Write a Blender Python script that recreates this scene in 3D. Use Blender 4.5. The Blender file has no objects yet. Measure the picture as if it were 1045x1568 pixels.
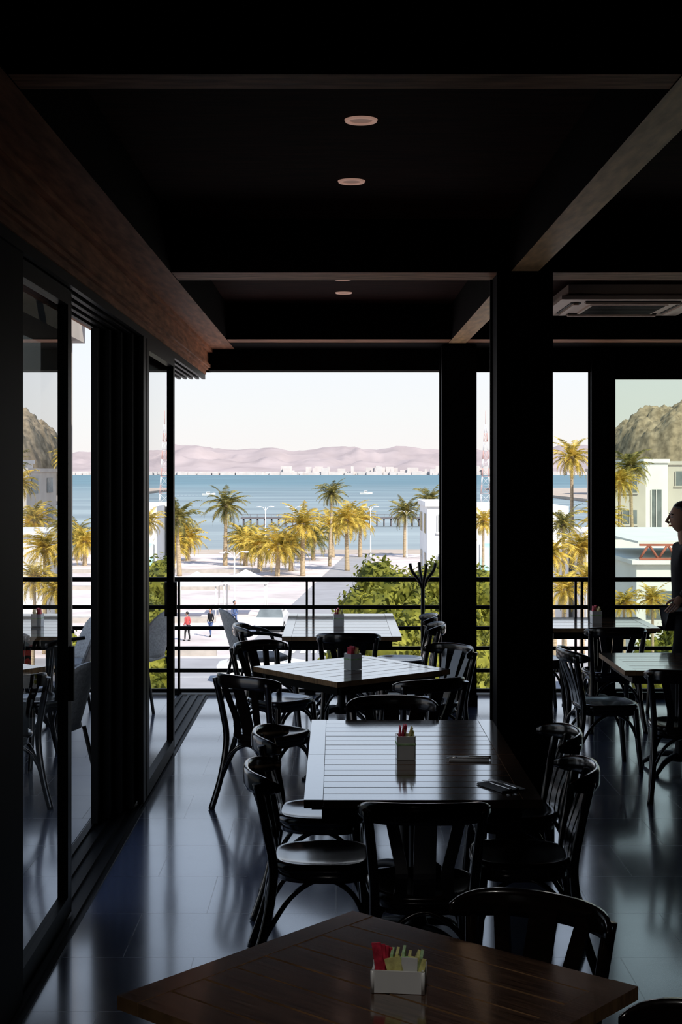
import bpy, math, random
from mathutils import Vector, Matrix, noise
random.seed(7)
scene=bpy.context.scene
V=Vector
# ---------------------------------------------------------------- materials
def nm(name):
    m=bpy.data.materials.new(name); m.use_nodes=True
    return m,m.node_tree.nodes,m.node_tree.links
def pmat(name,col,rough=.5,spec=.5,metal=0,noise_s=None,noise_a=.2,stretch=(1,1,1),bump=0,emit=None,coat=0,coatr=.1):
    m,n,l=nm(name); b=n['Principled BSDF']
    b.inputs['Roughness'].default_value=rough; b.inputs['Metallic'].default_value=metal
    b.inputs['Specular IOR Level'].default_value=spec
    b.inputs['Base Color'].default_value=(*col,1)
    if coat: b.inputs['Coat Weight'].default_value=coat; b.inputs['Coat Roughness'].default_value=coatr
    if noise_s:
        tc=n.new('ShaderNodeTexCoord'); mp=n.new('ShaderNodeMapping'); mp.inputs['Scale'].default_value=stretch
        t=n.new('ShaderNodeTexNoise'); t.inputs['Scale'].default_value=noise_s; t.inputs['Detail'].default_value=5
        r=n.new('ShaderNodeValToRGB')
        lo=[c*(1-noise_a) for c in col]; hi=[min(1,c*(1+noise_a)) for c in col]
        r.color_ramp.elements[0].position=.3; r.color_ramp.elements[1].position=.7
        r.color_ramp.elements[0].color=(*lo,1); r.color_ramp.elements[1].color=(*hi,1)
        l.new(tc.outputs['Object'],mp.inputs[0]); l.new(mp.outputs[0],t.inputs[0]); l.new(t.outputs[0],r.inputs[0]); l.new(r.outputs[0],b.inputs['Base Color'])
        if bump:
            bp=n.new('ShaderNodeBump'); bp.inputs['Strength'].default_value=bump; bp.inputs['Distance'].default_value=.01
            l.new(t.outputs[0],bp.inputs['Height']); l.new(bp.outputs[0],b.inputs['Normal'])
    if emit: b.inputs['Emission Color'].default_value=(*emit[0],1); b.inputs['Emission Strength'].default_value=emit[1]
    return m
M={}
M['chair']=pmat('dark_lacquered_wood',(.006,.0035,.003),.2,.45,noise_s=20,noise_a=.3,stretch=(1,1,6),coat=.6,coatr=.12)
M['tabletop']=pmat('dark_plank_wood',(.088,.050,.033),.14,.6,noise_s=9,noise_a=.6,stretch=(1,14,1),bump=.03,coat=1,coatr=.08)
M['tableedge']=pmat('worn_wood_edge',(.34,.20,.10),.45,.3,noise_s=9,noise_a=.4,stretch=(1,8,1))
M['iron']=pmat('black_cast_iron',(.004,.004,.004),.45,.2,noise_s=30,noise_a=.3)
M['frame']=pmat('black_aluminium',(.003,.003,.0032),.45,.06,noise_s=10,noise_a=.1)
M['col']=pmat('black_column_paint',(.003,.0026,.0025),.6,.03,noise_s=6,noise_a=.2)
M['wood']=pmat('brown_soffit_wood',(.50,.235,.13),.6,.05,noise_s=5,noise_a=.4,stretch=(6,.7,6),bump=.1)
M['woodx']=pmat('brown_crossbeam_wood',(.46,.22,.125),.6,.05,noise_s=5,noise_a=.45,stretch=(1,6,6),bump=.1)
M['woodlt']=pmat('bounce_lit_soffit_wood',(.86,.50,.25),.5,.15,noise_s=5,noise_a=.25,stretch=(6,1,6),bump=.1)  # tan tone puts outdoor bounce light into the right soffit's colour
M['ceil']=pmat('dark_ceiling_wood',(.030,.010,.007),.8,.02,noise_s=4,noise_a=.5,stretch=(1,9,1))
M['darkface']=pmat('black_beam_paint',(.004,.0025,.002),.8,.02,noise_s=4,noise_a=.3)
M['wall']=pmat('dark_wall_paint',(.012,.010,.010),.7,.1,noise_s=3,noise_a=.2)
M['white']=pmat('white_ceramic',(.80,.81,.80),.25,.5,noise_s=12,noise_a=.03)
M['packY']=pmat('yellow_sugar_packet',(.85,.78,.30),.6,.3,noise_s=60,noise_a=.25)
M['packR']=pmat('red_sugar_packet',(.65,.04,.08),.6,.3,noise_s=60,noise_a=.4)
M['packG']=pmat('green_sweetener_packet',(.5,.75,.4),.6,.3,noise_s=60,noise_a=.3)
M['steel']=pmat('brushed_steel',(.6,.6,.6),.25,.5,1,noise_s=40,noise_a=.1)
M['napkin']=pmat('paper_napkin',(.35,.35,.36),.8,.2,noise_s=30,noise_a=.1)
M['ac']=pmat('cassette_plastic',(.62,.46,.36),.5,.3,noise_s=8,noise_a=.05)
M['lampring']=pmat('downlight_ring',(.6,.42,.36),.5,.3,noise_s=8,noise_a=.05,emit=((1,.58,.45),.26))  # glow put into the trim ring; the downlights are off
M['lampdisc']=pmat('downlight_diffuser',(.4,.28,.24),.5,.3,noise_s=8,noise_a=.05,emit=((1,.58,.45),.13))  # faint emission put in though the downlights are unlit
M['concrete']=pmat('pale_concrete',(.42,.38,.34),.9,.2,noise_s=2,noise_a=.12)
M['plaster']=pmat('white_plaster',(.76,.75,.72),.9,.1,noise_s=.6,noise_a=.06)
M['cream']=pmat('cream_plaster',(.52,.48,.42),.9,.1,noise_s=.5,noise_a=.08)
M['winglass']=pmat('dark_window_glass',(.16,.18,.18),.2,.5,noise_s=1,noise_a=.3)
M['redwood']=pmat('red_brown_truss',(.38,.13,.09),.8,.2,noise_s=2,noise_a=.2)
M['trunk']=pmat('palm_trunk',(.40,.31,.20),.9,.1,noise_s=3,noise_a=.35,stretch=(1,1,6),bump=.5)
M['cushion']=pmat('pale_woven_resin',(.34,.34,.33),.6,.3,noise_s=60,noise_a=.25,bump=.3)
M['asphalt']=pmat('grey_asphalt',(.33,.32,.325),.9,.1,noise_s=.6,noise_a=.1)
M['paint']=pmat('white_road_paint',(.8,.8,.78),.8,.1,noise_s=3,noise_a=.08)
M['pave']=pmat('pink_promenade_paving',(.62,.54,.51),.9,.1,noise_s=.35,noise_a=.22)
M['sand']=pmat('beach_sand',(.46,.38,.31),.95,.1,noise_s=.3,noise_a=.1)
M['lampw']=pmat('white_lamp_paint',(.8,.8,.8),.5,.4,noise_s=3,noise_a=.04)
M['towerR']=pmat('haze_paled_red_tower_steel',(.60,.36,.32),.6,.3,noise_s=3,noise_a=.1)  # red paled to put distance haze into the colour
M['pierw']=pmat('weathered_pier_wood',(.14,.125,.13),.9,.1,noise_s=1,noise_a=.2)
M['skin']=pmat('skin',(.42,.24,.17),.5,.4,noise_s=20,noise_a=.08)
M['hair']=pmat('black_hair',(.012,.009,.008),.4,.4,noise_s=40,noise_a=.4,stretch=(1,1,.2))
M['cloth']=pmat('black_uniform_cloth',(.012,.012,.014),.85,.2,noise_s=60,noise_a=.3)
M['clothR']=pmat('red_cotton',(.5,.08,.08),.85,.2,noise_s=60,noise_a=.2)
M['clothB']=pmat('blue_denim',(.08,.12,.25),.85,.2,noise_s=60,noise_a=.2)
M['carp']=pmat('white_car_paint',(.7,.7,.7),.25,.5,noise_s=2,noise_a=.03)
M['carr']=pmat('red_car_paint',(.5,.06,.05),.25,.5,noise_s=2,noise_a=.05)
M['rubber']=pmat('tyre_rubber',(.02,.02,.02),.8,.2,noise_s=9,noise_a=.2)
M['mtn']=pmat('haze_tinted_mountain',(.405,.335,.325),.95,.0,noise_s=.006,noise_a=.12)  # pale pinkish base carries the distance haze in its colour
M['town']=pmat('distant_white_walls',(.56,.51,.49),.9,.0,noise_s=.05,noise_a=.08)
M['wake']=pmat('white_foam',(.7,.72,.74),.9,.1,noise_s=1,noise_a=.05)

def leafmat(name,c1,c2,p0=.35,p1=.65):
    m,n,l=nm(name); b=n['Principled BSDF']
    tc=n.new('ShaderNodeTexCoord'); t=n.new('ShaderNodeTexNoise'); t.inputs['Scale'].default_value=1.3
    r=n.new('ShaderNodeValToRGB'); r.color_ramp.elements[0].position=p0; r.color_ramp.elements[1].position=p1
    r.color_ramp.elements[0].color=(*c1,1); r.color_ramp.elements[1].color=(*c2,1)
    l.new(tc.outputs['Object'],t.inputs[0]); l.new(t.outputs[0],r.inputs[0]); l.new(r.outputs[0],b.inputs['Base Color'])
    b.inputs['Roughness'].default_value=.6; b.inputs['Specular IOR Level'].default_value=.2
    tr=n.new('ShaderNodeBsdfTranslucent'); mx=n.new('ShaderNodeMixShader'); mx.inputs[0].default_value=.35
    l.new(r.outputs[0],tr.inputs[0]); l.new(b.outputs[0],mx.inputs[1]); l.new(tr.outputs[0],mx.inputs[2])
    l.new(mx.outputs[0],n['Material Output'].inputs[0]); return m
M['frond']=leafmat('golden_palm_frond',(.17,.14,.02),(.80,.58,.11),.32,.62)
M['frond2']=leafmat('olive_palm_frond',(.07,.08,.025),(.44,.36,.10),.35,.68)
M['leaf']=leafmat('olive_green_leaf',(.07,.085,.012),(.33,.32,.045))
M['scrub']=pmat('dry_scrub_hill',(.30,.235,.155),.95,.0,noise_s=.35,noise_a=.45)

def tilemat(name,c1,c2,grout,rough,scale,spec=.5,coat=0):
    m,n,l=nm(name); b=n['Principled BSDF']
    tc=n.new('ShaderNodeTexCoord'); br=n.new('ShaderNodeTexBrick')
    br.offset=.5; br.inputs['Scale'].default_value=scale; br.inputs['Mortar Size'].default_value=.0025
    br.inputs['Brick Width'].default_value=.6; br.inputs['Row Height'].default_value=.6
    br.inputs['Color1'].default_value=(*c1,1); br.inputs['Color2'].default_value=(*c2,1); br.inputs['Mortar'].default_value=(*grout,1)
    t=n.new('ShaderNodeTexNoise'); t.inputs['Scale'].default_value=3; t.inputs['Detail'].default_value=6
    mr=n.new('ShaderNodeMapRange'); mr.inputs[3].default_value=rough-.04; mr.inputs[4].default_value=rough+.05
    l.new(tc.outputs['Object'],br.inputs[0]); l.new(tc.outputs['Object'],t.inputs[0])
    l.new(t.outputs[0],mr.inputs[0])
    ma=n.new('ShaderNodeMath'); ma.operation='MULTIPLY_ADD'; ma.inputs[1].default_value=.12
    l.new(br.outputs['Fac'],ma.inputs[0]); l.new(mr.outputs[0],ma.inputs[2]); l.new(ma.outputs[0],b.inputs['Roughness'])
    l.new(br.outputs['Color'],b.inputs['Base Color']); b.inputs['Specular IOR Level'].default_value=spec
    if coat: b.inputs['Coat Weight'].default_value=coat; b.inputs['Coat Roughness'].default_value=.1
    return m
M['floor']=tilemat('polished_grey_tile',(.075,.088,.135),(.088,.103,.155),(.03,.035,.05),.16,1,.75,.6)
M['terr']=tilemat('terrace_tile',(.08,.085,.10),(.10,.105,.12),(.03,.03,.03),.3,1)

def glassmat(name,tint,refl):
    m,n,l=nm(name); n.remove(n['Principled BSDF'])
    tr=n.new('ShaderNodeBsdfTransparent'); tr.inputs[0].default_value=(*tint,1)
    g=n.new('ShaderNodeBsdfGlossy'); g.inputs['Roughness'].default_value=0.0; g.inputs['Color'].default_value=(.93,.93,.93,1)
    lw=n.new('ShaderNodeLayerWeight'); lw.inputs[0].default_value=.5
    p=n.new('ShaderNodeMath'); p.operation='POWER'; p.inputs[1].default_value=2.6
    q=n.new('ShaderNodeMath'); q.operation='MULTIPLY_ADD'; q.inputs[1].default_value=refl; q.inputs[2].default_value=.04
    mx=n.new('ShaderNodeMixShader')
    l.new(lw.outputs['Facing'],p.inputs[0]); l.new(p.outputs[0],q.inputs[0]); l.new(q.outputs[0],mx.inputs[0])
    l.new(tr.outputs[0],mx.inputs[1]); l.new(g.outputs[0],mx.inputs[2]); l.new(mx.outputs[0],n['Material Output'].inputs[0])
    return m
M['glass']=glassmat('tinted_door_glass',(.16,.17,.16),1.3)
M['glassb']=glassmat('pale_window_glass',(.72,.80,.70),.5)

def seamat():
    m,n,l=nm('sea_water'); b=n['Principled BSDF']
    tc=n.new('ShaderNodeTexCoord'); mp=n.new('ShaderNodeMapping'); mp.inputs['Scale'].default_value=(.004,.02,1)
    t=n.new('ShaderNodeTexNoise'); t.inputs['Scale'].default_value=1.6; t.inputs['Detail'].default_value=9; t.inputs['Roughness'].default_value=.65
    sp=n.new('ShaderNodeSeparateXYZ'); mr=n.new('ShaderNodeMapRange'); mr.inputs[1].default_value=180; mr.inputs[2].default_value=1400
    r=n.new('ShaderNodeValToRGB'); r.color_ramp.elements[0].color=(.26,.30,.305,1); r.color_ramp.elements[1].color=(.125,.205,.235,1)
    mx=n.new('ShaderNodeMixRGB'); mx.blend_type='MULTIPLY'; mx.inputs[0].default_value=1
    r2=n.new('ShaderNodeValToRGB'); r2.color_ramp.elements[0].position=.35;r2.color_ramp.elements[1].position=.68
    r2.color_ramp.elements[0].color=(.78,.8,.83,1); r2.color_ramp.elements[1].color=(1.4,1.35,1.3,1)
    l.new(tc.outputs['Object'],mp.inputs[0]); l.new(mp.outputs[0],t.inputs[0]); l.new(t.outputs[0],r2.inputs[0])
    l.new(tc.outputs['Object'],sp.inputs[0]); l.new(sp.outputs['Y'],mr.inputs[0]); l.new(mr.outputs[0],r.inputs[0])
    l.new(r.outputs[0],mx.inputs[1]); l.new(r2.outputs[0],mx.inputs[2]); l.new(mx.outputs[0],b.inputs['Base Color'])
    b.inputs['Roughness'].default_value=.6; b.inputs['Specular IOR Level'].default_value=.06
    return m
M['sea']=seamat()
def muralmat():
    m,n,l=nm('teal_mural_paint'); b=n['Principled BSDF']
    tc=n.new('ShaderNodeTexCoord'); t=n.new('ShaderNodeTexVoronoi'); t.inputs['Scale'].default_value=1.1
    r=n.new('ShaderNodeValToRGB'); e=r.color_ramp.elements
    e[0].color=(.20,.55,.52,1); e[1].color=(.75,.75,.70,1); e[1].position=.75
    k=e.new(.4); k.color=(.42,.68,.62,1)
    l.new(tc.outputs['Object'],t.inputs[0]); l.new(t.outputs[0],r.inputs[0]); l.new(r.outputs[0],b.inputs['Base Color']); b.inputs['Roughness'].default_value=.9
    return m
M['mural']=muralmat()

# ---------------------------------------------------------------- mesh builder
class MB:
    def __init__(s): s.v=[];s.f=[];s.m=[];s.s=[]
    def face(s,idx,mat=0,sm=False): s.f.append(idx);s.m.append(mat);s.s.append(sm)
    def box(s,x0,x1,y0,y1,z0,z1,mat=0,M4=None,mats=None):
        b=len(s.v)
        P=[V((x,y,z)) for z in (z0,z1) for y in (y0,y1) for x in (x0,x1)]
        if M4: P=[M4@p for p in P]
        s.v+=P
        F=[(0,2,3,1),(4,5,7,6),(0,1,5,4),(2,6,7,3),(0,4,6,2),(1,3,7,5)]
        for i,f in enumerate(F): s.face([b+k for k in f],mats[i] if mats else mat)
    def quad(s,a,b,c,d,mat=0):
        k=len(s.v); s.v+=[V(a),V(b),V(c),V(d)]; s.face([k,k+1,k+2,k+3],mat)
    def tube(s,pts,r,seg=8,mat=0,flat=None):
        pts=[V(p) for p in pts]; n=len(pts)
        rs=r if isinstance(r,(list,tuple)) else [r]*n
        b=len(s.v); prev=None
        for i,p in enumerate(pts):
            t=(pts[min(i+1,n-1)]-pts[max(i-1,0)]).normalized()
            if prev is None:
                a=V((0,0,1)) if abs(t.z)<.9 else V((1,0,0))
                u=t.cross(a).normalized()
            else:
                u=(prev-t*prev.dot(t)).normalized()
            prev=u; w=t.cross(u)
            for k in range(seg):
                an=2*math.pi*k/seg
                s.v.append(p+(u*math.cos(an)+w*math.sin(an))*rs[i])
        for i in range(n-1):
            for k in range(seg):
                s.face([b+i*seg+k,b+i*seg+(k+1)%seg,b+(i+1)*seg+(k+1)%seg,b+(i+1)*seg+k],mat,True)
        s.face([b+k for k in range(seg)][::-1],mat); s.face([b+(n-1)*seg+k for k in range(seg)],mat)
    def ellip(s,c,r,mat=0,nu=16,nv=10,fn=None):
        b=len(s.v); c=V(c)
        for j in range(nv+1):
            ph=math.pi*j/nv
            for i in range(nu):
                th=2*math.pi*i/nu
                d=V((math.sin(ph)*math.cos(th),math.sin(ph)*math.sin(th),math.cos(ph)))
                q=V((d.x*r[0],d.y*r[1],d.z*r[2]))
                if fn: q=fn(d,q)
                s.v.append(c+q)
        for j in range(nv):
            for i in range(nu):
                s.face([b+j*nu+i,b+(j+1)*nu+i,b+(j+1)*nu+(i+1)%nu,b+j*nu+(i+1)%nu],mat,True)
    def mesh(s,name,mats):
        me=bpy.data.meshes.new(name); me.from_pydata([tuple(p) for p in s.v],[],s.f)
        for k in mats: me.materials.append(M[k])
        me.polygons.foreach_set('material_index',s.m); me.polygons.foreach_set('use_smooth',s.s); me.update(); return me
    def obj(s,name,mats,loc=(0,0,0),rot=0,parent=None):
        return put(name,s.mesh(name,mats),loc,rot,parent)
def put(name,me,loc=(0,0,0),rot=0,parent=None,scale=1):
    o=bpy.data.objects.new(name,me); scene.collection.objects.link(o)
    o.location=loc; o.rotation_euler=(0,0,rot); o.scale=(scale,)*3
    if parent: o.parent=parent
    return o
def cat(pts,sub=6):
    pts=[V(p) for p in pts]; out=[]; P=[pts[0]]+pts+[pts[-1]]
    for i in range(1,len(P)-2):
        for k in range(sub):
            t=k/sub; a,b,c,d=P[i-1],P[i],P[i+1],P[i+2]
            out.append(.5*((2*b)+(c-a)*t+(2*a-5*b+4*c-d)*t*t+(3*b-a-3*c+d)*t**3))
    out.append(pts[-1]); return out
def bx(name,dims,mat):
    m=MB(); m.box(*dims); return m.obj(name,[mat])

# ---------------------------------------------------------------- room shell
CZ=3.46; SZ=3.158; HZ=2.97
bx('floor',(-1.45,5.5,-2,13.02,-.3,0),'floor')
bx('terrace_floor',(-7,-1.455,3.0,13.3,-.3,0),'terr')
bx('ceiling',(-1.6,5.5,-2,13.2,CZ,CZ+.3),'ceil')
bx('wall_back',(-1.6,5.5,-2.2,-2,-.3,CZ+.3),'wall')
bx('wall_right',(5.5,5.7,-2.2,13.2,-.3,CZ+.3),'wall')
bx('wall_left',(-1.6,-1.3,-2,4.9,0,CZ),'wall')
m=MB()
m.box(-1.6,-1.16,4.9,13.2,HZ,CZ-.002,mats=[0,1,1,1,1,0])
m.box(-1.158,-.92,-1.99,12.9,SZ,CZ-.002,mats=[0,1,1,1,1,1])
m.box(-1.6,-1.16,-1.99,4.9,HZ,CZ-.002,mats=[0,1,1,1,1,0])
m.box(-1.157,-1.12,-1.99,12.9,SZ-.03,SZ-.001,0)
m.box(-1.157,-1.14,-1.99,12.9,HZ+.02,HZ+.05,0)
m.obj('beam_left',['wood','darkface'])
m=MB(); m.box(.97,1.12,-1.99,12.9,SZ,CZ-.002,mats=[0,1,1,1,1,1]); m.obj('beam_right',['woodlt','darkface'])
for nme,(a,b) in {'beam_front':(3.98,4.13),'beam_middle':(7.94,8.26),'beam_rear':(11.95,12.25)}.items():
    m=MB()
    for x0,x1 in ((-.918,.968),(1.122,5.49)):
        m.box(x0,x1,a,b,SZ+.003,CZ-.002,mats=[0,1,1,1,1,1])
    m.obj(nme,['woodx','darkface'])
bx('wall_header',(-1.6,5.5,12.92,13.19,HZ,CZ-.002),'darkface')
bx('trim_rear',(-.918,5.49,12.26,12.91,SZ-.0,CZ-.002),'darkface')
def column(name,x0,x1,y0,y1,z1):
    m=MB(); m.box(x0,x1,y0,y1,0.0,z1)
    e=.012
    for (a,b) in ((x0,y0),(x1,y0),(x0,y1),(x1,y1)): m.box(a-e,a+e,b-e,b+e,0,z1)
    m.box(x0-.02,x1+.02,y0-.02,y1+.02,0,.1); return m.obj(name,['col'])
column('column',.90,1.185,7.86,8.2,SZ-.002)
column('column',.935,1.215,12.42,12.72,SZ-.004)
column('column',2.30,2.49,12.74,12.9,SZ-.004)
m=MB()
for x in (-1.20,-1.27,-1.34,-1.41): m.box(x-.012,x+.012,4.9,12.95,.001,.02)
m.box(-1.445,-1.165,4.9,12.95,.0005,.006); m.obj('trim_floor_track',['frame'])
m=MB()
m.box(-1.45,-1.18,4.9,12.91,2.93,HZ-.001,1)
for x in (-1.20,-1.255,-1.31,-1.365,-1.42): m.box(x-.012,x+.012,4.9,12.91,2.885,2.93)
m.obj('trim_ceiling_track',['frame','wood'])
def door(name,X,y0,y1,gm='glass'):
    m=MB(); t=.024; s=.085; zt=2.88; z0=.022
    m.box(X-t,X+t,y0,y0+s,z0,zt); m.box(X-t,X+t,y1-s,y1,z0,zt)
    m.box(X-t,X+t,y0+s,y1-s,z0,.11); m.box(X-t,X+t,y0+s,y1-s,zt-.07,zt)
    m.quad((X,y0+s,.11),(X,y1-s,.11),(X,y1-s,zt-.07),(X,y0+s,zt-.07),1)
    m.box(X+t,X+t+.02,y1-.055,y1-.03,1.0,1.25)
    return m.obj(name,['frame',gm])
door('door_1',-1.245,5.46,6.56)
door('door_2',-1.2,8.86,10.36)
m=MB()
for i,x in enumerate((-1.395,-1.345,-1.295,-1.245,-1.195)):
    m.box(x-.019,x+.019,8.2+.12*i,8.80,.022,2.88)
m.box(-1.41,-1.18,8.78,8.85,.022,2.88)
m.obj('door_3',['frame'])
bx('wall_post',(-1.42,-1.2,4.9,5.45,.022,2.884),'col')
m=MB()
m.box(2.5,5.49,12.8,12.86,2.88,SZ-.01); m.box(2.5,5.49,12.8,12.86,.0,.06)
for x in (3.6,4.7): m.box(x-.03,x+.03,12.8,12.86,.06,2.88)
m.quad((2.5,12.83,.06),(5.49,12.83,.06),(5.49,12.83,2.88),(2.5,12.83,2.88),1)
m.obj('window_1',['frame','glassb'])
m=MB(); m.box(1.22,2.3,12.84,12.9,HZ-.02,HZ+.1); m.obj('trim_window_head',['frame'])
m=MB(); Y=13.12
m.box(-7,5.6,Y-.03,Y+.03,1.035,1.075)
for z in (.80,.606,.42,.215,.03): m.box(-7,5.6,Y-.014,Y+.014,z-.017,z+.017)
x=-6.44
while x<5.6:
    for dx in (-.03,.03): m.box(x+dx-.01,x+dx+.01,Y-.022,Y+.022,0.0,1.05)
    m.box(x-.05,x+.05,Y-.05,Y+.05,0,.012)
    x+=1.24
m.box(-1.5,5.6,13.03,13.3,-.3,0)
m.obj('terrace_railing',['frame'])
m=MB()
m.box(-2.75,-2.35,4,13.3,3.25,3.6)
m.box(-2.68,-2.42,12.9,13.05,0,3.25)
for yy in (5,7,9,11,13): m.box(-6.5,-1.62,yy-.06,yy+.06,3.6,3.78)
m.obj('pergola',['concrete'])
bx('building_base',(-7,5.7,-2,13.25,-7.95,-.31),'plaster')
def downlight(x,y):
    m=MB(); n=32
    for (r0,r1,z0,z1,mt) in ((.067,.063,0,-.008,0),(.063,.05,-.008,-.008,0),(.05,.047,-.008,-.002,0),(.047,.0,-.002,-.002,1)):
        b=len(m.v)
        for r,z in ((r0,z0),(r1,z1)):
            for k in range(n): m.v.append(V((math.cos(2*math.pi*k/n)*r,math.sin(2*math.pi*k/n)*r,z)))
        for k in range(n): m.face([b+k,b+(k+1)%n,b+n+(k+1)%n,b+n+k],mt,False)
    m.obj('recessed_downlight',['lampring','lampdisc'],(x,y,CZ-.0005))
for x,y in ((.10,5.70),(.075,6.90),(.05,10.4),(.06,11.2),(1.93,7.5)): downlight(x,y)
m=MB(); m.box(-.5,.5,-.5,.5,0,.09)
m.box(-.56,.56,-.56,.56,-.03,0)
m.box(-.3,.3,-.3,.3,-.045,-.03,0)
for i in range(12): m.box(-.28,.28,-.27+i*.048,-.255+i*.048,-.05,-.045,1)
for a in range(4):
    R=Matrix.Rotation(a*math.pi/2,4,'Z'); m.box(-.36,.36,.38,.46,-.036,-.029,1,R); m.box(-.36,.36,.40,.44,-.05,-.036,0,R)
m.obj('ceiling_air_conditioner',['ac','frame'],(2.25,11.2,CZ-.092))

# ---------------------------------------------------------------- furniture
def superell(w,d,n,e=3.0,taper=0):
    o=[]
    for k in range(n):
        a=2*math.pi*k/n; c,s=math.cos(a),math.sin(a)
        x=w*math.copysign(abs(c)**(2/e),c); y=d*math.copysign(abs(s)**(2/e),s)
        x*=1+taper*y/d; o.append((x,y))
    return o
def flat(m,pts,hw,ht,mat=0):
    b=len(m.v); n=len(pts)
    for p in pts:
        for dx,dy in ((-hw,-ht),(hw,-ht),(hw,ht),(-hw,ht)): m.v.append(p+V((dx,dy,0)))
    for i in range(n-1):
        for k in range(4): m.face([b+i*4+k,b+i*4+(k+1)%4,b+(i+1)*4+(k+1)%4,b+(i+1)*4+k],mat)
    m.face([b,b+3,b+2,b+1],mat); m.face([b+(n-1)*4+k for k in range(4)],mat)
def chair_mesh():
    m=MB(); n=40
    rings=[(.93,.425),(1,.43),(1.01,.445),(.99,.458),(.93,.463),(.86,.460),(.72,.452),(.5,.447),(.2,.446),(.02,.446)]
    base=superell(.21,.21,n,3,.07); b=len(m.v)
    for s,z in rings:
        for x,y in base: m.v.append(V((x*s,y*s,z)))
    for i in range(len(rings)-1):
        for k in range(n): m.face([b+i*n+k,b+i*n+(k+1)%n,b+(i+1)*n+(k+1)%n,b+(i+1)*n+k],0,True)
    m.face([b+k for k in range(n)][::-1],0); m.face([b+(len(rings)-1)*n+k for k in range(n)],0,True)
    b=len(m.v)
    for s,z in ((.9,.425),(.9,.385),(.84,.385)):
        for x,y in base: m.v.append(V((x*s,y*s,z)))
    for i in range(2):
        for k in range(n): m.face([b+i*n+k,b+(i+1)*n+k,b+(i+1)*n+(k+1)%n,b+i*n+(k+1)%n],0,True)
    for sx in (-1,1):
        m.tube(cat([(sx*.215,-.30,0),(sx*.195,-.235,.2),(sx*.185,-.20,.42),(sx*.195,-.225,.6),(sx*.215,-.265,.80)]),.0195,10)
        m.tube(cat([(sx*.165,.165,.43),(sx*.178,.18,.22),(sx*.19,.20,0)]),[.022-.0055*i/12 for i in range(13)],10)
        flat(m,cat([(sx*.095,-.195,.44),(sx*.085,-.215,.55),(sx*.105,-.25,.66),(sx*.13,-.29,.79)]),.023,.007)
        m.tube(cat([(sx*.182,.183,.20),(sx*.18,.12,.34),(sx*.175,.0,.40),(sx*.185,-.13,.33),(sx*.197,-.235,.17)]),.011,8)
    flat(m,cat([(0,-.195,.44),(0,-.215,.55),(0,-.26,.68),(0,-.305,.79)]),.042,.007)
    m.tube(cat([(-.18,.183,.20),(-.12,.18,.34),(0,.175,.40),(.12,.18,.34),(.18,.183,.20)]),.011,8)
    m.tube(cat([(-.197,-.235,.2),(-.12,-.22,.34),(0,-.2,.40),(.12,-.22,.34),(.197,-.235,.2)]),.011,8)
    N=20; b=len(m.v); sec=8
    for i in range(N+1):
        t=-1+2*i/N; x=.245*math.sin(t*1.25)/math.sin(1.25); y=-.315+.135*(t*t)**1.15
        h=.042*(1-abs(t)**6*.6); zc=.795-.012*t*t
        tx=V((1,.27*2*t*.9,0)).normalized(); nn=V((-tx.y,tx.x,0))
        for k in range(sec):
            a=2*math.pi*k/sec+math.pi/8
            cc=math.copysign(abs(math.cos(a))**.6,math.cos(a)); ss=math.copysign(abs(math.sin(a))**.6,math.sin(a))
            m.v.append(V((x,y,zc))+nn*cc*.013+V((0,0,1))*ss*h)
    for i in range(N):
        for k in range(sec): m.face([b+i*sec+k,b+i*sec+(k+1)%sec,b+(i+1)*sec+(k+1)%sec,b+(i+1)*sec+k],0,True)
    m.face([b+k for k in range(sec)][::-1]); m.face([b+N*sec+k for k in range(sec)])
    return m.mesh('dining_chair',['chair'])
CH=chair_mesh()
def chair(x,y,deg):
    put('dining_chair',CH,(x,y,0),math.radians(deg-90))
def table_mesh(w=.945,d=.905,name='dining_table'):
    m=MB(); T=.75; th=.034; e=.075; hw,hd=w/2,d/2
    mt=[1,0,1,1,1,1]
    for sx in (-1,1):
        a,b=sorted((sx*hw,sx*(hw-e))); m.box(a,b,-hd,hd,T-th,T,mats=mt)
    n=8; g=.008; pw=(d-(n-1)*g)/n
    for i in range(n):
        y0=-hd+i*(pw+g); m.box(-hw+e+.002,hw-e-.002,y0,y0+pw,T-th,T-.0008-.0006*(i%2),mats=mt)
    m.box(-hw+.03,hw-.03,-hd+.03,hd-.03,T-th-.012,T-th-.0005,2)
    for a,b,c,dd in ((-hw+.08,hw-.08,-hd+.07,-hd+.09),(-hw+.08,hw-.08,hd-.09,hd-.07),(-hw+.07,-hw+.09,-hd+.09,hd-.09),(hw-.09,hw-.07,-hd+.09,hd-.09)):
        m.box(a,b,c,dd,T-th-.065,T-th-.012,2)
    m.tube([(0,0,.07),(0,0,.12),(0,0,.16),(0,0,.64),(0,0,.70)],[.06,.05,.034,.034,.06],16,2)
    for k in range(4):
        a=math.radians(45+90*k); c,s=math.cos(a),math.sin(a)
        m.tube(cat([(0,0,.10),(c*.1,s*.1,.105),(c*.2,s*.2,.08),(c*.27,s*.27,.035),(c*.31,s*.31,.014)]),[.026-.0006*i for i in range(25)],8,2)
        m.tube([(c*.31,s*.31,0.0),(c*.31,s*.31,.014)],.022,10,2)
        m.tube([(0,0,.685),(c*.3,s*.3,.695)],.014,6,2)
    return m.mesh(name,['tabletop','tableedge','iron'])
TB=table_mesh()
def table(x,y,deg=0): put('dining_table',TB,(x,y,0),math.radians(deg))
table(.11,3.56,-41)
table(.345,6.085); table(.345,6.995)
table(.10,9.42,38)
table(.045,11.66); table(.045,12.57)
table(2.22,12.25,0); table(2.36,9.75,0)
chair(.33,5.52,90)
chair(-.06,5.93,2); chair(-.07,6.70,-2)
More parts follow.
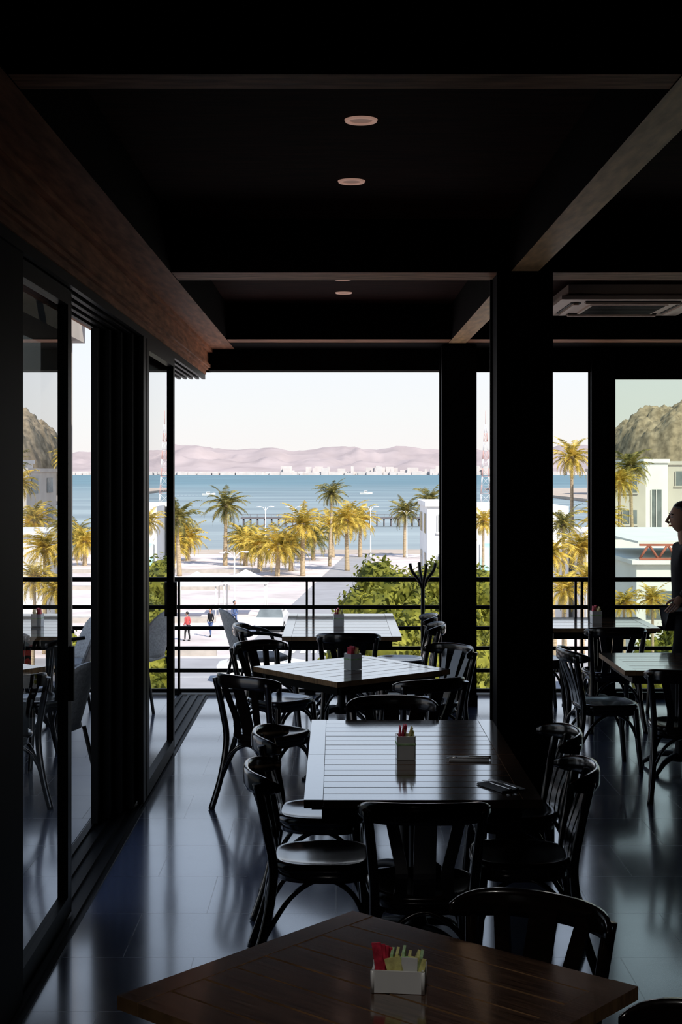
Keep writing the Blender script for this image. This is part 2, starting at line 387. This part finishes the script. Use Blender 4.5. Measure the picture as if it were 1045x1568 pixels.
chair(.77,5.95,178); chair(.83,6.72,184)
chair(.30,7.42,-90)
chair(-.40,8.72,50); chair(.46,8.62,118); chair(.62,9.86,215); chair(-.40,10.02,-45)
chair(.10,11.02,88)
chair(-.50,11.35,5); chair(.56,11.45,176); chair(.55,12.12,180)
chair(.44,3.84,-122); chair(.73,2.97,-128)
chair(1.72,12.15,4); chair(2.20,11.42,92); chair(2.84,12.28,182)
chair(1.86,9.85,6); chair(2.20,9.02,80)

def resin_chair():
    m=MB()
    for sx in (-1,1):
        m.tube(cat([(sx*.20,.20,.43),(sx*.225,.25,0)]),.014,8,1)
        m.tube(cat([(sx*.19,-.20,.43),(sx*.23,-.29,0)]),.014,8,1)
        m.tube(cat([(sx*.21,.2,.43),(sx*.26,.18,.6),(sx*.27,.05,.66),(sx*.25,-.15,.68)]),.016,8,1)
    base=superell(.235,.225,28,3.2); b=len(m.v)
    for s,z in ((.9,.42),(1,.43),(1,.455),(.9,.465),(.4,.455)):
        for x,y in base: m.v.append(V((x*s,y*s,z)))
    for i in range(4):
        for k in range(28): m.face([b+i*28+k,b+i*28+(k+1)%28,b+(i+1)*28+(k+1)%28,b+(i+1)*28+k],0,True)
    m.face([b+k for k in range(28)][::-1]); m.face([b+4*28+k for k in range(28)])
    b=len(m.v); U,W=16,10
    for side in (0,.018):
        for j in range(W+1):
            v=j/W
            for i in range(U+1):
                t=-1+2*i/U
                h=.42*(1-.28*abs(t)**3)
                wdt=.25*(1-.12*v*v)
                m.v.append(V((t*wdt,-.22-side-.13*v+.11*t*t,.45+h*v)))
    K=(U+1)*(W+1)
    for j in range(W):
        for i in range(U):
            a=b+j*(U+1)+i; m.face([a,a+1,a+U+2,a+U+1],0,True); m.face([K+a,K+a+U+1,K+a+U+2,K+a+1],0,True)
    for i in range(U):
        a=b+W*(U+1)+i; m.face([a,a+1,K+a+1,K+a]); a=b+i; m.face([a,K+a,K+a+1,a+1])
    for j in range(W):
        a=b+j*(U+1); m.face([a,a+U+1,K+a+U+1,K+a]); a+=U; m.face([a,K+a,K+a+U+1,a+U+1])
    return m.mesh('terrace_armchair',['cushion','iron'])
RC=resin_chair()
for x,y,d in ((-1.86,8.95,160),(-2.3,11.9,200),(-2.95,8.6,20),(-.66,12.35,20),(-3.2,11.9,0)):
    put('terrace_armchair',RC,(x,y,0),math.radians(d-90))
table(-2.78,10.4,10)

def holder(x,y,rot,kind=0,z=.75):
    m=MB()
    if kind==0:
        w,d,h=.065,.04,.055
        m.box(-w,w,-d,d,0,.006)
        for a,b,c,e in ((-w,w,-d,-d+.006),(-w,w,d-.006,d),(-w,-w+.006,-d,d),(w-.006,w,-d,d)): m.box(a,b,c,e,.006,h)
        for e in ((-w,-d),(w,-d),(-w,d),(w,d)): m.tube([(e[0]*.97,e[1]*.97,0),(e[0]*.97,e[1]*.97,h)],.005,8)
        random.seed(3)
        for i in range(7):
            R=Matrix.Translation((-.02+i*.011,.008,.05))@Matrix.Rotation(random.uniform(.0,.4),4,'Y')
            m.box(-.004,.003,-.030,.026,-.035,.042+random.uniform(-.012,.008),3 if i%3==0 else 1,R)
        for i in range(4):
            R=Matrix.Translation((-.008+i*.018,-.024+.004*(i%2),.055))@Matrix.Rotation(-.25+.14*i,4,'Y')@Matrix.Rotation(math.pi/2,4,'Z'); m.box(-.002,.002,-.020,.020,-.03,.030,(1,3,0,1)[i],R)
        for i in range(4):
            R=Matrix.Translation((-.050+i*.006,-.012+.009*i,.074))@Matrix.Rotation(-.15+.1*i,4,'Y')@Matrix.Rotation(1.4,4,'Z'); m.box(-.002,.002,-.012,.012,-.04,.042-.006*i,2,R)
    else:
        w=.042; h=.105
        m.box(-w,w,-w,w,0,.006)
        for a,b,c,e in ((-w,w,-w,-w+.006),(-w,w,w-.006,w),(-w,-w+.006,-w,w),(w-.006,w,-w,w)): m.box(a,b,c,e,.006,h)
        m.box(-w-.001,w+.001,-w-.001,w+.001,h*.62,h*.7,3)
        random.seed(5)
        for i in range(6):
            R=Matrix.Translation((-.028+i*.011,0,.09))@Matrix.Rotation(random.uniform(-.3,.3),4,'Y'); m.box(-.003,.003,-.024,.024,-.05,.05+random.uniform(-.02,.015),2 if i<3 else 1,R)
    m.obj('sugar_packet_holder',['white','packY','packR','packG'],(x,y,z+.0005),rot)
holder(.158,3.58,-.12,0)
holder(.315,6.45,.05,1); holder(.11,9.35,.6,1); holder(.02,11.95,.1,1); holder(2.23,12.2,.1,1)
def napkin(x,y,r):
    m=MB(); m.box(-.06,.06,-.09,.09,0,.004); m.box(-.058,.03,-.088,.088,.004,.007)
    m.tube(cat([(-.02,-.1,.011),(-.02,.02,.011),(-.02,.05,.012)]),.0035,6,1)
    for i in range(-1,2): m.tube([(-.02,.05,.012),(-.02+i*.007,.065,.013),(-.02+i*.007,.10,.011)],.0018,5,1)
    m.tube(cat([(.015,-.1,.011),(.015,.0,.011)]),.004,6,1); m.box(.007,.023,0,.105,.0095,.0115,1)
    m.obj('napkin_with_cutlery',['napkin','steel'],(x,y,.7505),r)
napkin(.68,5.86,.5); napkin(.60,6.42,1.5)
m=MB(); m.tube([(0,0,.02),(0,0,1.0)],.018,8)
m.tube([(0,0,0),(0,0,.025)],.15,20)
for a in range(4):
    c,s=math.cos(a*math.pi/2+.2),math.sin(a*math.pi/2+.2)
    m.tube(cat([(0,0,.98),(c*.04,s*.04,1.07),(c*.10,s*.10,1.15),(c*.12,s*.12,1.22)]),.014,7)
m.obj('coat_stand',['iron'],(.785,12.88,0))

# ---------------------------------------------------------------- people
def skinobj(name,chains,mat,parent,sub=2):
    vs=[];es=[];rs=[]
    idx={}
    for ch in chains:
        prev=None
        for p,r in ch:
            key=tuple(round(c,4) for c in p)
            if key not in idx: idx[key]=len(vs); vs.append(p); rs.append(r)
            k=idx[key]
            if prev is not None: es.append((prev,k))
            prev=k
    me=bpy.data.meshes.new(name); me.from_pydata(vs,es,[]); me.materials.append(M[mat])
    o=put(name,me,parent=parent)
    md=o.modifiers.new('Skin','SKIN'); md.use_smooth_shade=True
    for i,r in enumerate(rs):
        d=me.skin_vertices[0].data[i]; d.radius=r if isinstance(r,tuple) else (r,r); d.use_root=(i==0)
    sb=o.modifiers.new('Sub','SUBSURF'); sb.levels=sub; sb.render_levels=sub
    return o
def hand(parent,wr,dirn,side,palm):
    wr=V(wr); d=V(dirn).normalized(); s=V(side).normalized(); n=V(palm).normalized()
    P=lambda a,b,c:tuple(wr+d*a+s*b+n*c)
    skinobj('palm',[[(P(-.01,0,0),(.022,.026)),(P(.03,0,0),(.017,.034)),(P(.075,0,0),(.014,.038))]],'skin',parent)
    for i,(off,L) in enumerate(((.028,.068),(.010,.076),(-.009,.070),(-.027,.055))):
        skinobj('finger_%d'%(i+1),[[(P(.06,off,0),.0095),(P(.09,off*1.05,.002),.009),(P(.09+L*.45,off*1.08,.014),.0085),(P(.09+L*.75,off*1.05,.033),.0078),(P(.09+L*.85,off,.048),.006)]],'skin',parent,1)
    skinobj('thumb',[[(P(.015,.015,.004),.012),(P(.04,.042,.012),.0115),(P(.068,.055,.022),.010),(P(.092,.054,.034),.008)]],'skin',parent,1)
def person(name,loc,rot,top='cloth',bot='cloth',H=1.78,detail=True,larm=None):
    root=bpy.data.objects.new(name,None); scene.collection.objects.link(root)
    root.location=loc; root.rotation_euler=(0,0,rot); k=H/1.78; root.scale=(k,k,k)
    la=larm or [(-.19,0,1.44),(-.235,-.03,1.16),(-.23,.10,.95)]
    ra=[(.19,0,1.44),(.235,-.05,1.16),(.23,.03,.92)]
    def lerp(a,b,t): return tuple(a[i]+(b[i]-a[i])*t for i in range(3))
    torso=[((0,0,.96),(.155,.11)),((0,0,1.08),(.13,.095)),((0,.0,1.24),(.15,.105)),((0,-.01,1.38),(.155,.10)),((0,-.01,1.47),(.075,.065))]
    ch=[torso]
    for a in (la,ra):
        ch.append([((0,-.01,1.38),(.155,.10)),(tuple([a[0][0]*.72,a[0][1]-.005,1.425]),.065),(a[0],.056),(lerp(a[0],a[1],.5),.048),(a[1],.041),(lerp(a[1],a[2],.5),.038),(lerp(a[1],a[2],.9),.030)])
    skinobj('shirt',ch,top,root)
    legs=[]
    for sx,f in ((-1,.10),(1,-.12)):
        legs.append([((0,0,.96),(.155,.11)),((sx*.09,0,.88),.092),((sx*.095,f*.4,.68),.075),((sx*.095,f*.6+.02,.49),.058),((sx*.095,f*.9,.28),.052),((sx*.095,f,.10),.042)])
    skinobj('trousers',legs,bot,root)
    for i,(sx,f) in enumerate(((-1,.10),(1,-.12))):
        skinobj('shoe_%d'%(i+1),[[((sx*.095,f-.04,.045),.042),((sx*.097,f+.04,.045),(.042,.042)),((sx*.10,f+.12,.034),(.044,.032)),((sx*.10,f+.17,.028),(.034,.025))]],'hair',root)
    skinobj('neck',[[((0,-.01,1.44),.052),((0,.0,1.52),.048),((0,.01,1.60),.05)]],'skin',root)
    m=MB()
    def hf(d,q):
        q=q.copy()
        if d.z<0: 
            q.x*=1-.28*(-d.z)**1.5
            if d.y>0: q.y*=1-.10*(-d.z)
        if d.y<-.3 and d.z<-.2: q.y*=.85
        return q
    m.ellip((0,.015,1.665),(.076,.098,.118),0,24,18,hf)
    m.tube([(0,.108,1.69),(0,.122,1.665),(0,.134,1.64),(0,.112,1.628)],[.007,.010,.014,.010],8,0)
    for sx in (-1,1):
        m.ellip((sx*.078,.005,1.66),(.010,.019,.032),0,10,8)
        m.ellip((sx*.030,.098,1.675),(.015,.010,.008),1,10,6)
        m.ellip((sx*.030,.1065,1.675),(.006,.004,.006),2,8,6)
        m.tube([(sx*.014,.108,1.694),(sx*.032,.107,1.699),(sx*.05,.095,1.693)],.0035,6,2)
    m.tube([(-.024,.098,1.605),(-.008,.108,1.608),(.008,.108,1.608),(.024,.098,1.605)],[.004,.007,.007,.004],8,3)
    m.obj('head',['skin','white','hair','clothR'],parent=root)
    m=MB()
    def hh(d,q):
        q=q.copy()
        if d.y>.35 and d.z<.45: q*=.80
        if d.z<-.5: q*=.8
        q*=1+.03*noise.noise(d*6)
        return q
    m.ellip((0,-.002,1.69),(.088,.104,.112),0,32,22,hh)
    m.ellip((0,-.115,1.70),(.042,.04,.042),0,14,10)
    m.obj('hair',['hair'],parent=root)
    if detail:
        for a,s in ((la,-1),(ra,1)):
            d=V(a[2])-V(a[1]); w=V(a[1]).lerp(V(a[2]),.93)
            hand(root,w,(d.normalized()+V((0,.1,-.4))),(0,1,.25),(-s,0,0.0))
    return root
person('waiter',(2.74,11.2,0),math.radians(90),larm=[(-.19,0,1.46),(-.235,-.035,1.19),(-.22,.085,1.06)],H=1.80)

# ---------------------------------------------------------------- exterior
GZ=-7.95
bx('street_ground',(-160,260,13.4,182,GZ-2,GZ),'pave')
bx('coastal_land',(95,900,182,900,-12,-8.3),'sand')
m=MB(); 
m.quad((-160,172,GZ+.02),(95,172,GZ+.02),(95,182,GZ+.02),(-160,182,GZ+.02),0)
m.quad((-160,182.01,GZ-.2),(95,182.01,GZ-.2),(95,198,-9.6),(-160,198,-9.6),0); m.obj('beach',['sand'])
m=MB(); m.quad((-6000,182,-9.5),(6000,182,-9.5),(6000,7000,-9.5),(-6000,7000,-9.5)); m.obj('sea',['sea'])
m=MB(); z=GZ+.02
m.quad((-160,62,z),(260,62,z),(260,76,z),(-160,76,z),0)
m.quad((-5.5,76,z+.003),(.2,76,z+.003),(4.4,168,z+.003),(1.0,168,z+.003),0)
for i in range(14): m.quad((-24+i*1.3,58,z+.01),(-23.3+i*1.3,58,z+.01),(-23.3+i*1.3,61.5,z+.01),(-24+i*1.3,61.5,z+.01),1)
for i in range(30): m.quad((-60+i*4,68.9,z+.01),(-58+i*4,68.9,z+.01),(-58+i*4,69.1,z+.01),(-60+i*4,69.1,z+.01),1)
for i in range(9): m.quad((-5+i*.6,78,z+.02),(-4.7+i*.6,78,z+.02),(-4.6+i*.6,81,z+.02),(-4.9+i*.6,81,z+.02),1)
m.obj('street_road',['asphalt','paint'])
m=MB()
for (a,b,c,d) in ((-40,-6.5,77,77.6),(-30,-8,94,94.6),(-34,-9,120,120.6),(-30,-7.5,140,140.5)):
    m.box(a,b,c,d,GZ,GZ+.35)
m.obj('promenade_kerbs',['concrete'])

def palm_mesh(seed,mat,H,nf=40):
    random.seed(seed); m=MB()
    bend=random.uniform(-.06,.06)*H
    m.tube(cat([(0,0,0),(bend*.3,0,H*.3),(bend*.8,0,H*.65),(bend,0,H)],5),[.26-.008*i for i in range(16)],10,0)
    m.ellip((bend,0,H-.1),(.36,.36,.6),0,10,8)
    top=V((bend,0,H+.1))
    for i in range(nf):
        az=i*2.39996+random.uniform(-.25,.25); el=1.35-2.0*(i/nf)+random.uniform(-.15,.15)
        L=random.uniform(2.5,3.6)*(1-.15*(i/nf)); p=top.copy(); N=10; droop=random.uniform(.11,.20)
        hd=V((math.cos(az),math.sin(az),0)); side=V((-math.sin(az),math.cos(az),0)); e=el
        pts=[p.copy()]
        for k in range(N):
            p=p+(hd*math.cos(e)+V((0,0,math.sin(e))))*L/N; e-=droop*(.6+k*.09); pts.append(p.copy())
        for k in range(N):
            w=.04*(1-k/N)+.012
            m.quad(pts[k]-side*w,pts[k]+side*w,pts[k+1]+side*w,pts[k+1]-side*w,1)
        for k in range(1,N+1):
            t=k/N; d=(pts[k]-pts[k-1]); fw=d.normalized()
            ll=.72*math.sin(math.pi*min(1,.18+.80*t))**.7
            for sub in (0,.5):
                q=pts[k-1]+d*sub
                for s in (-1,1):
                    tip=q+side*s*ll*.7+fw*ll*.65-V((0,0,1))*ll*random.uniform(.1,.5)
                    wv=fw*.055
                    b=len(m.v); m.v+=[q-wv,q+wv,q.lerp(tip,.55)+wv*.7+V((0,0,.03)),tip]; m.face([b,b+1,b+2,b+3],1)
    return m.mesh('palm_tree',['trunk',mat])
plan=[(275,795,40,1,0),(256,868,38,0,0),(345,776,36,1,0),(425,838,40,0,0),(464,805,40,0,0),(398,862,38,0,0),(505,757,27,1,150),(532,798,38,0,0),
 (510,806,32,0,0),(552,798,32,0,0),(620,785,28,1,0),(662,768,30,1,0),(376,880,36,0,0),(288,918,34,0,0),(446,862,38,1,0),(130,856,36,0,0),
 (118,905,34,1,0),(876,703,36,0,125),(864,805,34,1,80),(850,850,40,0,76),(892,842,42,0,78),(866,905,38,0,70),(948,740,34,0,106),(972,716,36,1,108),
 (924,800,40,0,100),(960,925,32,0,46),(215,850,34,1,0),(60,840,34,0,0),(1000,920,30,0,46),(374,922,34,1,0),(655,905,38,0,75),
 (480,838,34,1,0),(905,890,36,0,72),(738,800,30,0,82),(270,940,34,0,0)]
rng=random.Random(5)
for i,(a,b,r,v,D) in enumerate(plan):
    Dm=D or min(2178*2.5/r,166)
    x=(a-515)*Dm/2178; h=max(2.4,2.05-(b-722)*Dm/2178-GZ); k=r*Dm/2178/2.45
    me=palm_mesh(20+i,'frond2' if v else 'frond',h/k)
    put('palm_tree',me,(x,Dm,GZ),rng.uniform(0,6.28),scale=k)

def tree(name,x,y,w,d,top,n=5200,seed=1,low=.38):
    random.seed(seed); m=MB(); h=(top-GZ)
    m.tube(cat([(0,0,0),(.1,0,h*.25),(0,.1,h*.5)]),.28,8,0)
    cl=[]
    for i in range(40):
        a=random.uniform(0,6.28); r=math.sqrt(random.random())
        rr=random.uniform(.6,1.0)
        topz=h*(1-.35*r**2.5)-rr; cx,cy=math.cos(a)*r*w*.8,math.sin(a)*r*d*.8; cz=h*low+(topz-h*low)*random.uniform(.1,1.0)**.6
        cl.append((V((cx,cy,cz)),rr)); 
        m.ellip((cx,cy,cz),(rr*.85,rr*.85,rr*.8),1,10,8)
        m.tube([(0,.05,h*.3),(cx*.6,cy*.6,h*.4),(cx,cy,cz)],[.12,.08,.03],6,0)
    for i in range(n):
        c,rr=random.choice(cl); u=V((random.gauss(0,1),random.gauss(0,1),random.gauss(0,1))).normalized()
        p=c+u*rr*random.uniform(.85,1.18); a=V((random.gauss(0,1),random.gauss(0,1),random.gauss(0,1))).normalized()
        t=(a-u*a.dot(u)*.4).normalized()*.12; q=u.cross(t).normalized()*.065
        b=len(m.v); m.v+=[p-t,p+q,p+t,p-q]; m.face([b,b+1,b+2,b+3],1)
    m.obj(name,['trunk','leaf'],(x,y,GZ))
tree('laurel_tree',1.9,48,2.0,2.2,-.55,10000,seed=1)
tree('laurel_tree',4.6,54,2.6,2.2,-.7,9000,seed=2)
tree('laurel_tree',1.3,42,1.6,1.8,-2.0,8000,seed=5,low=.28)
tree('laurel_tree',3.1,42.5,1.9,1.8,-1.4,8000,seed=9,low=.28)
tree('laurel_tree',12.5,50,2.4,2.2,-2.6,6000,seed=3)
tree('laurel_tree',-8.3,57,1.2,1.3,-4.2,4000,seed=6)
tree('laurel_tree',-11.5,62,1.2,1.3,-4.8,3000,seed=8)

def lampost(x,y,h,z=GZ):
    m=MB(); m.tube([(0,0,0),(0,0,.4),(0,0,.45),(0,0,h)],[.14,.14,.07,.045],8)
    for s in (-1,1):
        m.tube(cat([(0,0,h-.5),(s*.3,0,h-.1),(s*.7,0,h+.05),(s*.95,0,h+.03)]),.03,6)
        m.ellip((s*1.0,0,h+.0),(.24,.1,.06),0,10,6)
    m.obj('street_lamp',['lampw'],(x,y,z),.6)
for x,y,h in ((-7.3,102,4.2),(-8.2,165,5.9),(-4.9,165,5.9),(4.0,165,5.9),(8.2,165,5.4)): lampost(x,y,h)
m=MB()
m.box(-20,19,298,301,-7.9,-7.6)
for i in range(27): 
    x=-19.5+i*1.48; m.tube([(x,298.4,-10.5),(x,298.4,-7.8)],.14,6); m.tube([(x,300.6,-10.5),(x,300.6,-7.8)],.14,6)
    m.box(x-.04,x+.04,298,298.1,-7.6,-6.9)
m.box(-20,19,298,298.06,-6.95,-6.88)
m.obj('pier',['pierw'])
def boat(x,y,r):
    m=MB()
    L=[(-3,.9),( -1,1.1),(1,1.0),(2.5,.5),(3.4,.02)]
    b=len(m.v)
    for px,w in L:
        for s,z,k in ((-1,.9,1),(-1,0,.6),(1,0,.6),(1,.9,1)): m.v.append(V((px,s*w*k,z+(.25 if px>2 else 0))))
    for i in range(4):
        for k in range(3): m.face([b+i*4+k,b+i*4+k+1,b+i*4+4+k+1,b+i*4+4+k],0)
        m.face([b+i*4+3,b+i*4,b+i*4+4,b+i*4+7],0)
    m.face([b,b+1,b+2,b+3],0); m.box(-1,.8,-.6,.6,.9,1.8,0); m.box(-.8,.82,-.61,.61,1.2,1.55,1)
    for i in range(12):
        w=.7+i*.22; m.quad((-3.2-i*1.8,-w,.05),(-3.2-i*1.8,w,.05),(-4.4-i*1.8,w,.03),(-4.4-i*1.8,-w,.03),2)
    m.obj('motorboat',['plaster','winglass','wake'],(x,y,-9.5),r)
boat(-62,690,0.05); boat(15,720,.1)
m=MB(); NX,NY=420,34
for j in range(NY+1):
    t=j/NY; y=4800+2400*t
    for i in range(NX+1):
        x=-4200+8400*i/NX
        prof=104+34*noise.noise(V((x*.0021,3.1,0)))+24*noise.noise(V((x*.006,1.7,0)))+12*abs(noise.noise(V((x*.016,.7,0))))
        if x>700: prof+=min(45,(x-700)*.05)
        env=math.sin(min(1,t/.62)*math.pi/2)**1.6 if t<.62 else max(0,1-(t-.62)/.45)
        rid=.55+.75*abs(noise.noise(V((x*.005,y*.003,5))))+.35*abs(noise.noise(V((x*.016,y*.009,9))))
        kk=min(1,abs(t-.62)/.25); rid=rid*kk+(1-kk)*1.0
        m.v.append(V((x,y,-11+(prof+10)*env*rid)))
for j in range(NY):
    for i in range(NX):
        a=j*(NX+1)+i; m.face([a,a+1,a+NX+2,a+NX+1],0,True)
m.obj('mountain_range',['mtn'])
random.seed(11); m=MB()
for i in range(1100):
    x=random.gauss(0,1)*1200+random.choice((0,-900,500)); y=random.uniform(4700,4780); hh=random.uniform(3,8)
    w=random.uniform(8,40); up=0
    if random.random()<.2 and -200<x<500: up=random.uniform(4,22)
    m.box(x,x+w,y,y+15,-9.5,-9.5+hh+4+up)
m.obj('distant_town',['town'])
m=MB(); N=110
cx,cy,R=166,640,50
for j in range(N+1):
    for i in range(N+1):
        x=-R+2*R*i/N; y=-R+2*R*j/N; r=math.hypot(x,y*.95)/R
        h=40*max(0,1-r**4)**.6 if r<1 else 0
        h*=1+.12*noise.noise(V((x*.04,y*.04,2)))
        h+=(4*noise.noise(V((x*.10,y*.10,4)))+2*noise.noise(V((x*.3,y*.3,4)))+1.6*noise.noise(V((x*.8,y*.8,4))))*min(1,max(h,0)/8)
        m.v.append(V((cx+x,cy+y,-9.6+h)))
for j in range(N):
    for i in range(N):
        a=j*(N+1)+i; m.face([a,a+1,a+N+2,a+N+1],0,True)
m.obj('scrub_hill',['scrub'])
def building(name,x0,x1,y0,y1,z1,mat,rows,cols,steps=()):
    m=MB(); m.box(x0,x1,y0,y1,GZ,z1)
    m.box(x0-.15,x1+.15,y0-.15,y1+.15,z1,z1+.3)
    for a,b,h in steps: m.box(a,b,y0+1,y1-1,z1+.3,z1+h)
    H=(z1-GZ)/rows; Wd=(x1-x0)/cols
    for r in range(rows):
        for c in range(cols):
            a=x0+Wd*(c+.25); b=x0+Wd*(c+.72); zz=GZ+H*r+H*.35; zt=GZ+H*r+H*.8
            m.box(a,b,y0-.05,y0-.01,zz,zt,1); m.box(a-.08,b+.08,y0-.12,y0-.01,zz-.12,zz,0)
            m.box(a-.0,a+.05,y0-.1,y0-.02,zz,zt,0); m.box((a+b)/2-.03,(a+b)/2+.03,y0-.1,y0-.02,zz,zt,0)
        for c in range(2):
            yy=y0+(y1-y0)*(c+.3)/2; m.box(x0-.05,x0-.01,yy,yy+(y1-y0)*.2,GZ+H*r+H*.3,GZ+H*r+H*.8,1)
    return m.obj(name,[mat,'winglass'])
building('white_building',5.9,8.5,92,100,-.2,'plaster',3,1)
bx('white_warehouse',(8.7,14.4,88,100,GZ,-.1),'plaster')
m=MB(); m.box(8.9,10.3,87.9,87.96,-4.9,-2.4); m.obj('wall_mural',['mural'])
building('apartment_building',21.9,24.4,112,124,2.0,'cream',4,1)
building('apartment_building',24.8,26.6,114,128,2.75,'plaster',1,1)
building('apartment_building',26.9,42,116,130,2.6,'cream',4,5)
m=MB(); m.box(14.8,26,84,92,GZ,-1.75,0); m.box(14.7,26.2,83.8,92.2,-1.75,-1.55,0); m.obj('flat_roof_building',['plaster'])
m=MB(); m.box(11.2,22,53,61,GZ,-1.4,0); m.box(11,22.2,52.8,61.4,-1.4,-1.25,0)
m.box(11.3,22,52.9,53,-.72,-.64,1); m.box(11.3,22,52.9,53,-1.24,-1.16,1)
x=11.3
while x<21.4:
    m.tube([(x,52.95,-1.2),(x+.35,52.95,-.68)],.05,5,1); m.tube([(x+.35,52.95,-.68),(x+.7,52.95,-1.2)],.05,5,1); x+=.7
m.box(11.3,22,53.2,61,-.64,-.56,0)
for i in range(6): m.box(11.6+i*1.7,12.9+i*1.7,52.93,52.99,-3.4,-2.4,2)
m.obj('market_hall',['plaster','redwood','winglass'])
m=MB(); tx,ty=16.3,155; top=7.2; nb=16
for b_ in range(nb):
    z0=GZ+(top-GZ)*b_/nb; z1=GZ+(top-GZ)*(b_+1)/nb; w0=.75*(1-b_/nb)+.1; w1=.75*(1-(b_+1)/nb)+.1; mt=b_%2
    c0=[(-w0,-w0),(w0,-w0),(w0,w0),(-w0,w0)]; c1=[(-w1,-w1),(w1,-w1),(w1,w1),(-w1,w1)]
    for k in range(4):
        m.tube([(*c0[k],z0),(*c1[k],z1)],.03,5,mt); m.tube([(*c0[k],z0),(*c1[(k+1)%4],z1)],.016,4,mt); m.tube([(*c0[k],z0),(*c0[(k+1)%4],z0)],.016,4,mt)
m.tube([(0,0,top),(0,0,top+1.5)],.03,5,0)
m.obj('radio_tower',['towerR','lampw'],(tx,ty,0))
def car(x,y,r,mat):
    m=MB()
    prof=[(-2.1,.35),(-2.15,.8),(-1.7,.92),(-1.2,1.38),(.5,1.42),(1.15,.98),(2.0,.85),(2.15,.6),(2.1,.35)]
    b=len(m.v); n=len(prof)
    for s in (-1,1):
        for a,z in prof: m.v.append(V((a,s*(.85 if z<1.1 else .68),z)))
    for i in range(n): m.face([b+i,b+(i+1)%n,b+n+(i+1)%n,b+n+i],1 if i in (2,4) else 0)
    m.face([b+i for i in range(n)][::-1]); m.face([b+n+i for i in range(n)])
    for s in (-1,1):
        b=len(m.v); m.v+=[V((-1.35,s*.81,.95)),V((.85,s*.81,.98)),V((.4,s*.72,1.34)),V((-1.1,s*.72,1.32))]; m.face([b,b+1,b+2,b+3],1)
        for a in (-1.35,1.35): m.tube([(a,s*.68,.33),(a,s*.88,.33)],.33,14,2); m.tube([(a,s*.86,.33),(a,s*.89,.33)],.18,10,0)
    m.obj('parked_car',[mat,'winglass','rubber'],(x,y,GZ+.02),r)
car(-17,73,0,'carr'); car(-4,90,1.5,'carp'); car(-3.5,68,0,'carp')
for i,(x,y,r,t) in enumerate(((-8.8,84,1,'clothR'),(-7.6,86,2.5,'cloth'),(-10.4,80,.3,'clothR'),(-6.5,91,4,'clothB'))):
    person('pedestrian',(x,y,GZ),r,t,'clothB' if i%2 else 'cloth',1.72,False)
m=MB()
for x,y in ((-9.5,97),(-6.3,99),(-12.5,100)):
    for dx in (-1.4,1.4):
        for dy in (-1.4,1.4): m.tube([(x+dx,y+dy,GZ),(x+dx,y+dy,GZ+2.3)],.05,6)
    b=len(m.v); m.v+=[V((x-1.6,y-1.6,GZ+2.3)),V((x+1.6,y-1.6,GZ+2.3)),V((x+1.6,y+1.6,GZ+2.3)),V((x-1.6,y+1.6,GZ+2.3)),V((x,y,GZ+3.2))]
    for k in range(4): m.face([b+k,b+(k+1)%4,b+4])
m.obj('market_canopies',['plaster'])

# ---------------------------------------------------------------- light, world, camera
w=bpy.data.worlds.new('World'); scene.world=w; w.use_nodes=True; n=w.node_tree.nodes; l=w.node_tree.links
bg=n['Background']; tc=n.new('ShaderNodeTexCoord'); sp=n.new('ShaderNodeSeparateXYZ'); r=n.new('ShaderNodeValToRGB')
l.new(tc.outputs['Generated'],sp.inputs[0]); l.new(sp.outputs['Z'],r.inputs[0]); l.new(r.outputs[0],bg.inputs[0])
e=r.color_ramp.elements; e[0].position=0; e[0].color=(.79,.75,.73,1); e[1].position=.9; e[1].color=(.2,.34,.66,1)
k=e.new(.04); k.color=(.76,.77,.77,1); k=e.new(.2); k.color=(.66,.78,.95,1)
bg.inputs[1].default_value=1.25
sun=bpy.data.lights.new('sun','SUN'); sun.energy=6.2; sun.angle=.009; sun.color=(1,.95,.86)
so=bpy.data.objects.new('sun',sun); scene.collection.objects.link(so); so.location=(20,-20,40)
so.rotation_euler=V((-.42,.60,-.66)).to_track_quat('-Z','Y').to_euler()
m=MB(); m.tube([(0,0,0),(0,0,.10)],.05,20); m.tube([(0,0,-.004),(0,0,0)],.04,20,1); m.obj('added_spot_fitting',['frame','lampdisc'],(-.1,1.9,CZ-.101))  # unseen fitting added to go with the fill lamp
def spot(loc,tgt,e,ang,col):
    s_=bpy.data.lights.new('added_fill_spot','SPOT'); s_.energy=e; s_.spot_size=math.radians(ang); s_.spot_blend=.9; s_.shadow_soft_size=.04; s_.color=col
    o=bpy.data.objects.new('added_fill_spot',s_); scene.collection.objects.link(o); o.location=loc
    o.rotation_euler=(V(tgt)-V(loc)).to_track_quat('-Z','Y').to_euler()
spot((-.1,1.9,CZ-.12),(.2,3.62,.75),52,40,(1,.95,.9))  # lamp added to brighten the front table and its packet holder
spot((.10,5.70,CZ-.02),(.315,6.45,.80),30,24,(1,.97,.93))  # lamp added to brighten the next holder; the downlight here is off
cam=bpy.data.cameras.new('camera'); cam.lens=50; cam.sensor_width=36; cam.clip_end=20000; cam.clip_start=.05
cam.shift_x=.0048; cam.shift_y=-.0395
co=bpy.data.objects.new('camera',cam); scene.collection.objects.link(co); co.location=(0,0,2.05); co.rotation_euler=(math.pi/2,0,0)
scene.camera=co
scene.view_settings.view_transform='Standard'
scene.view_settings.look='None'
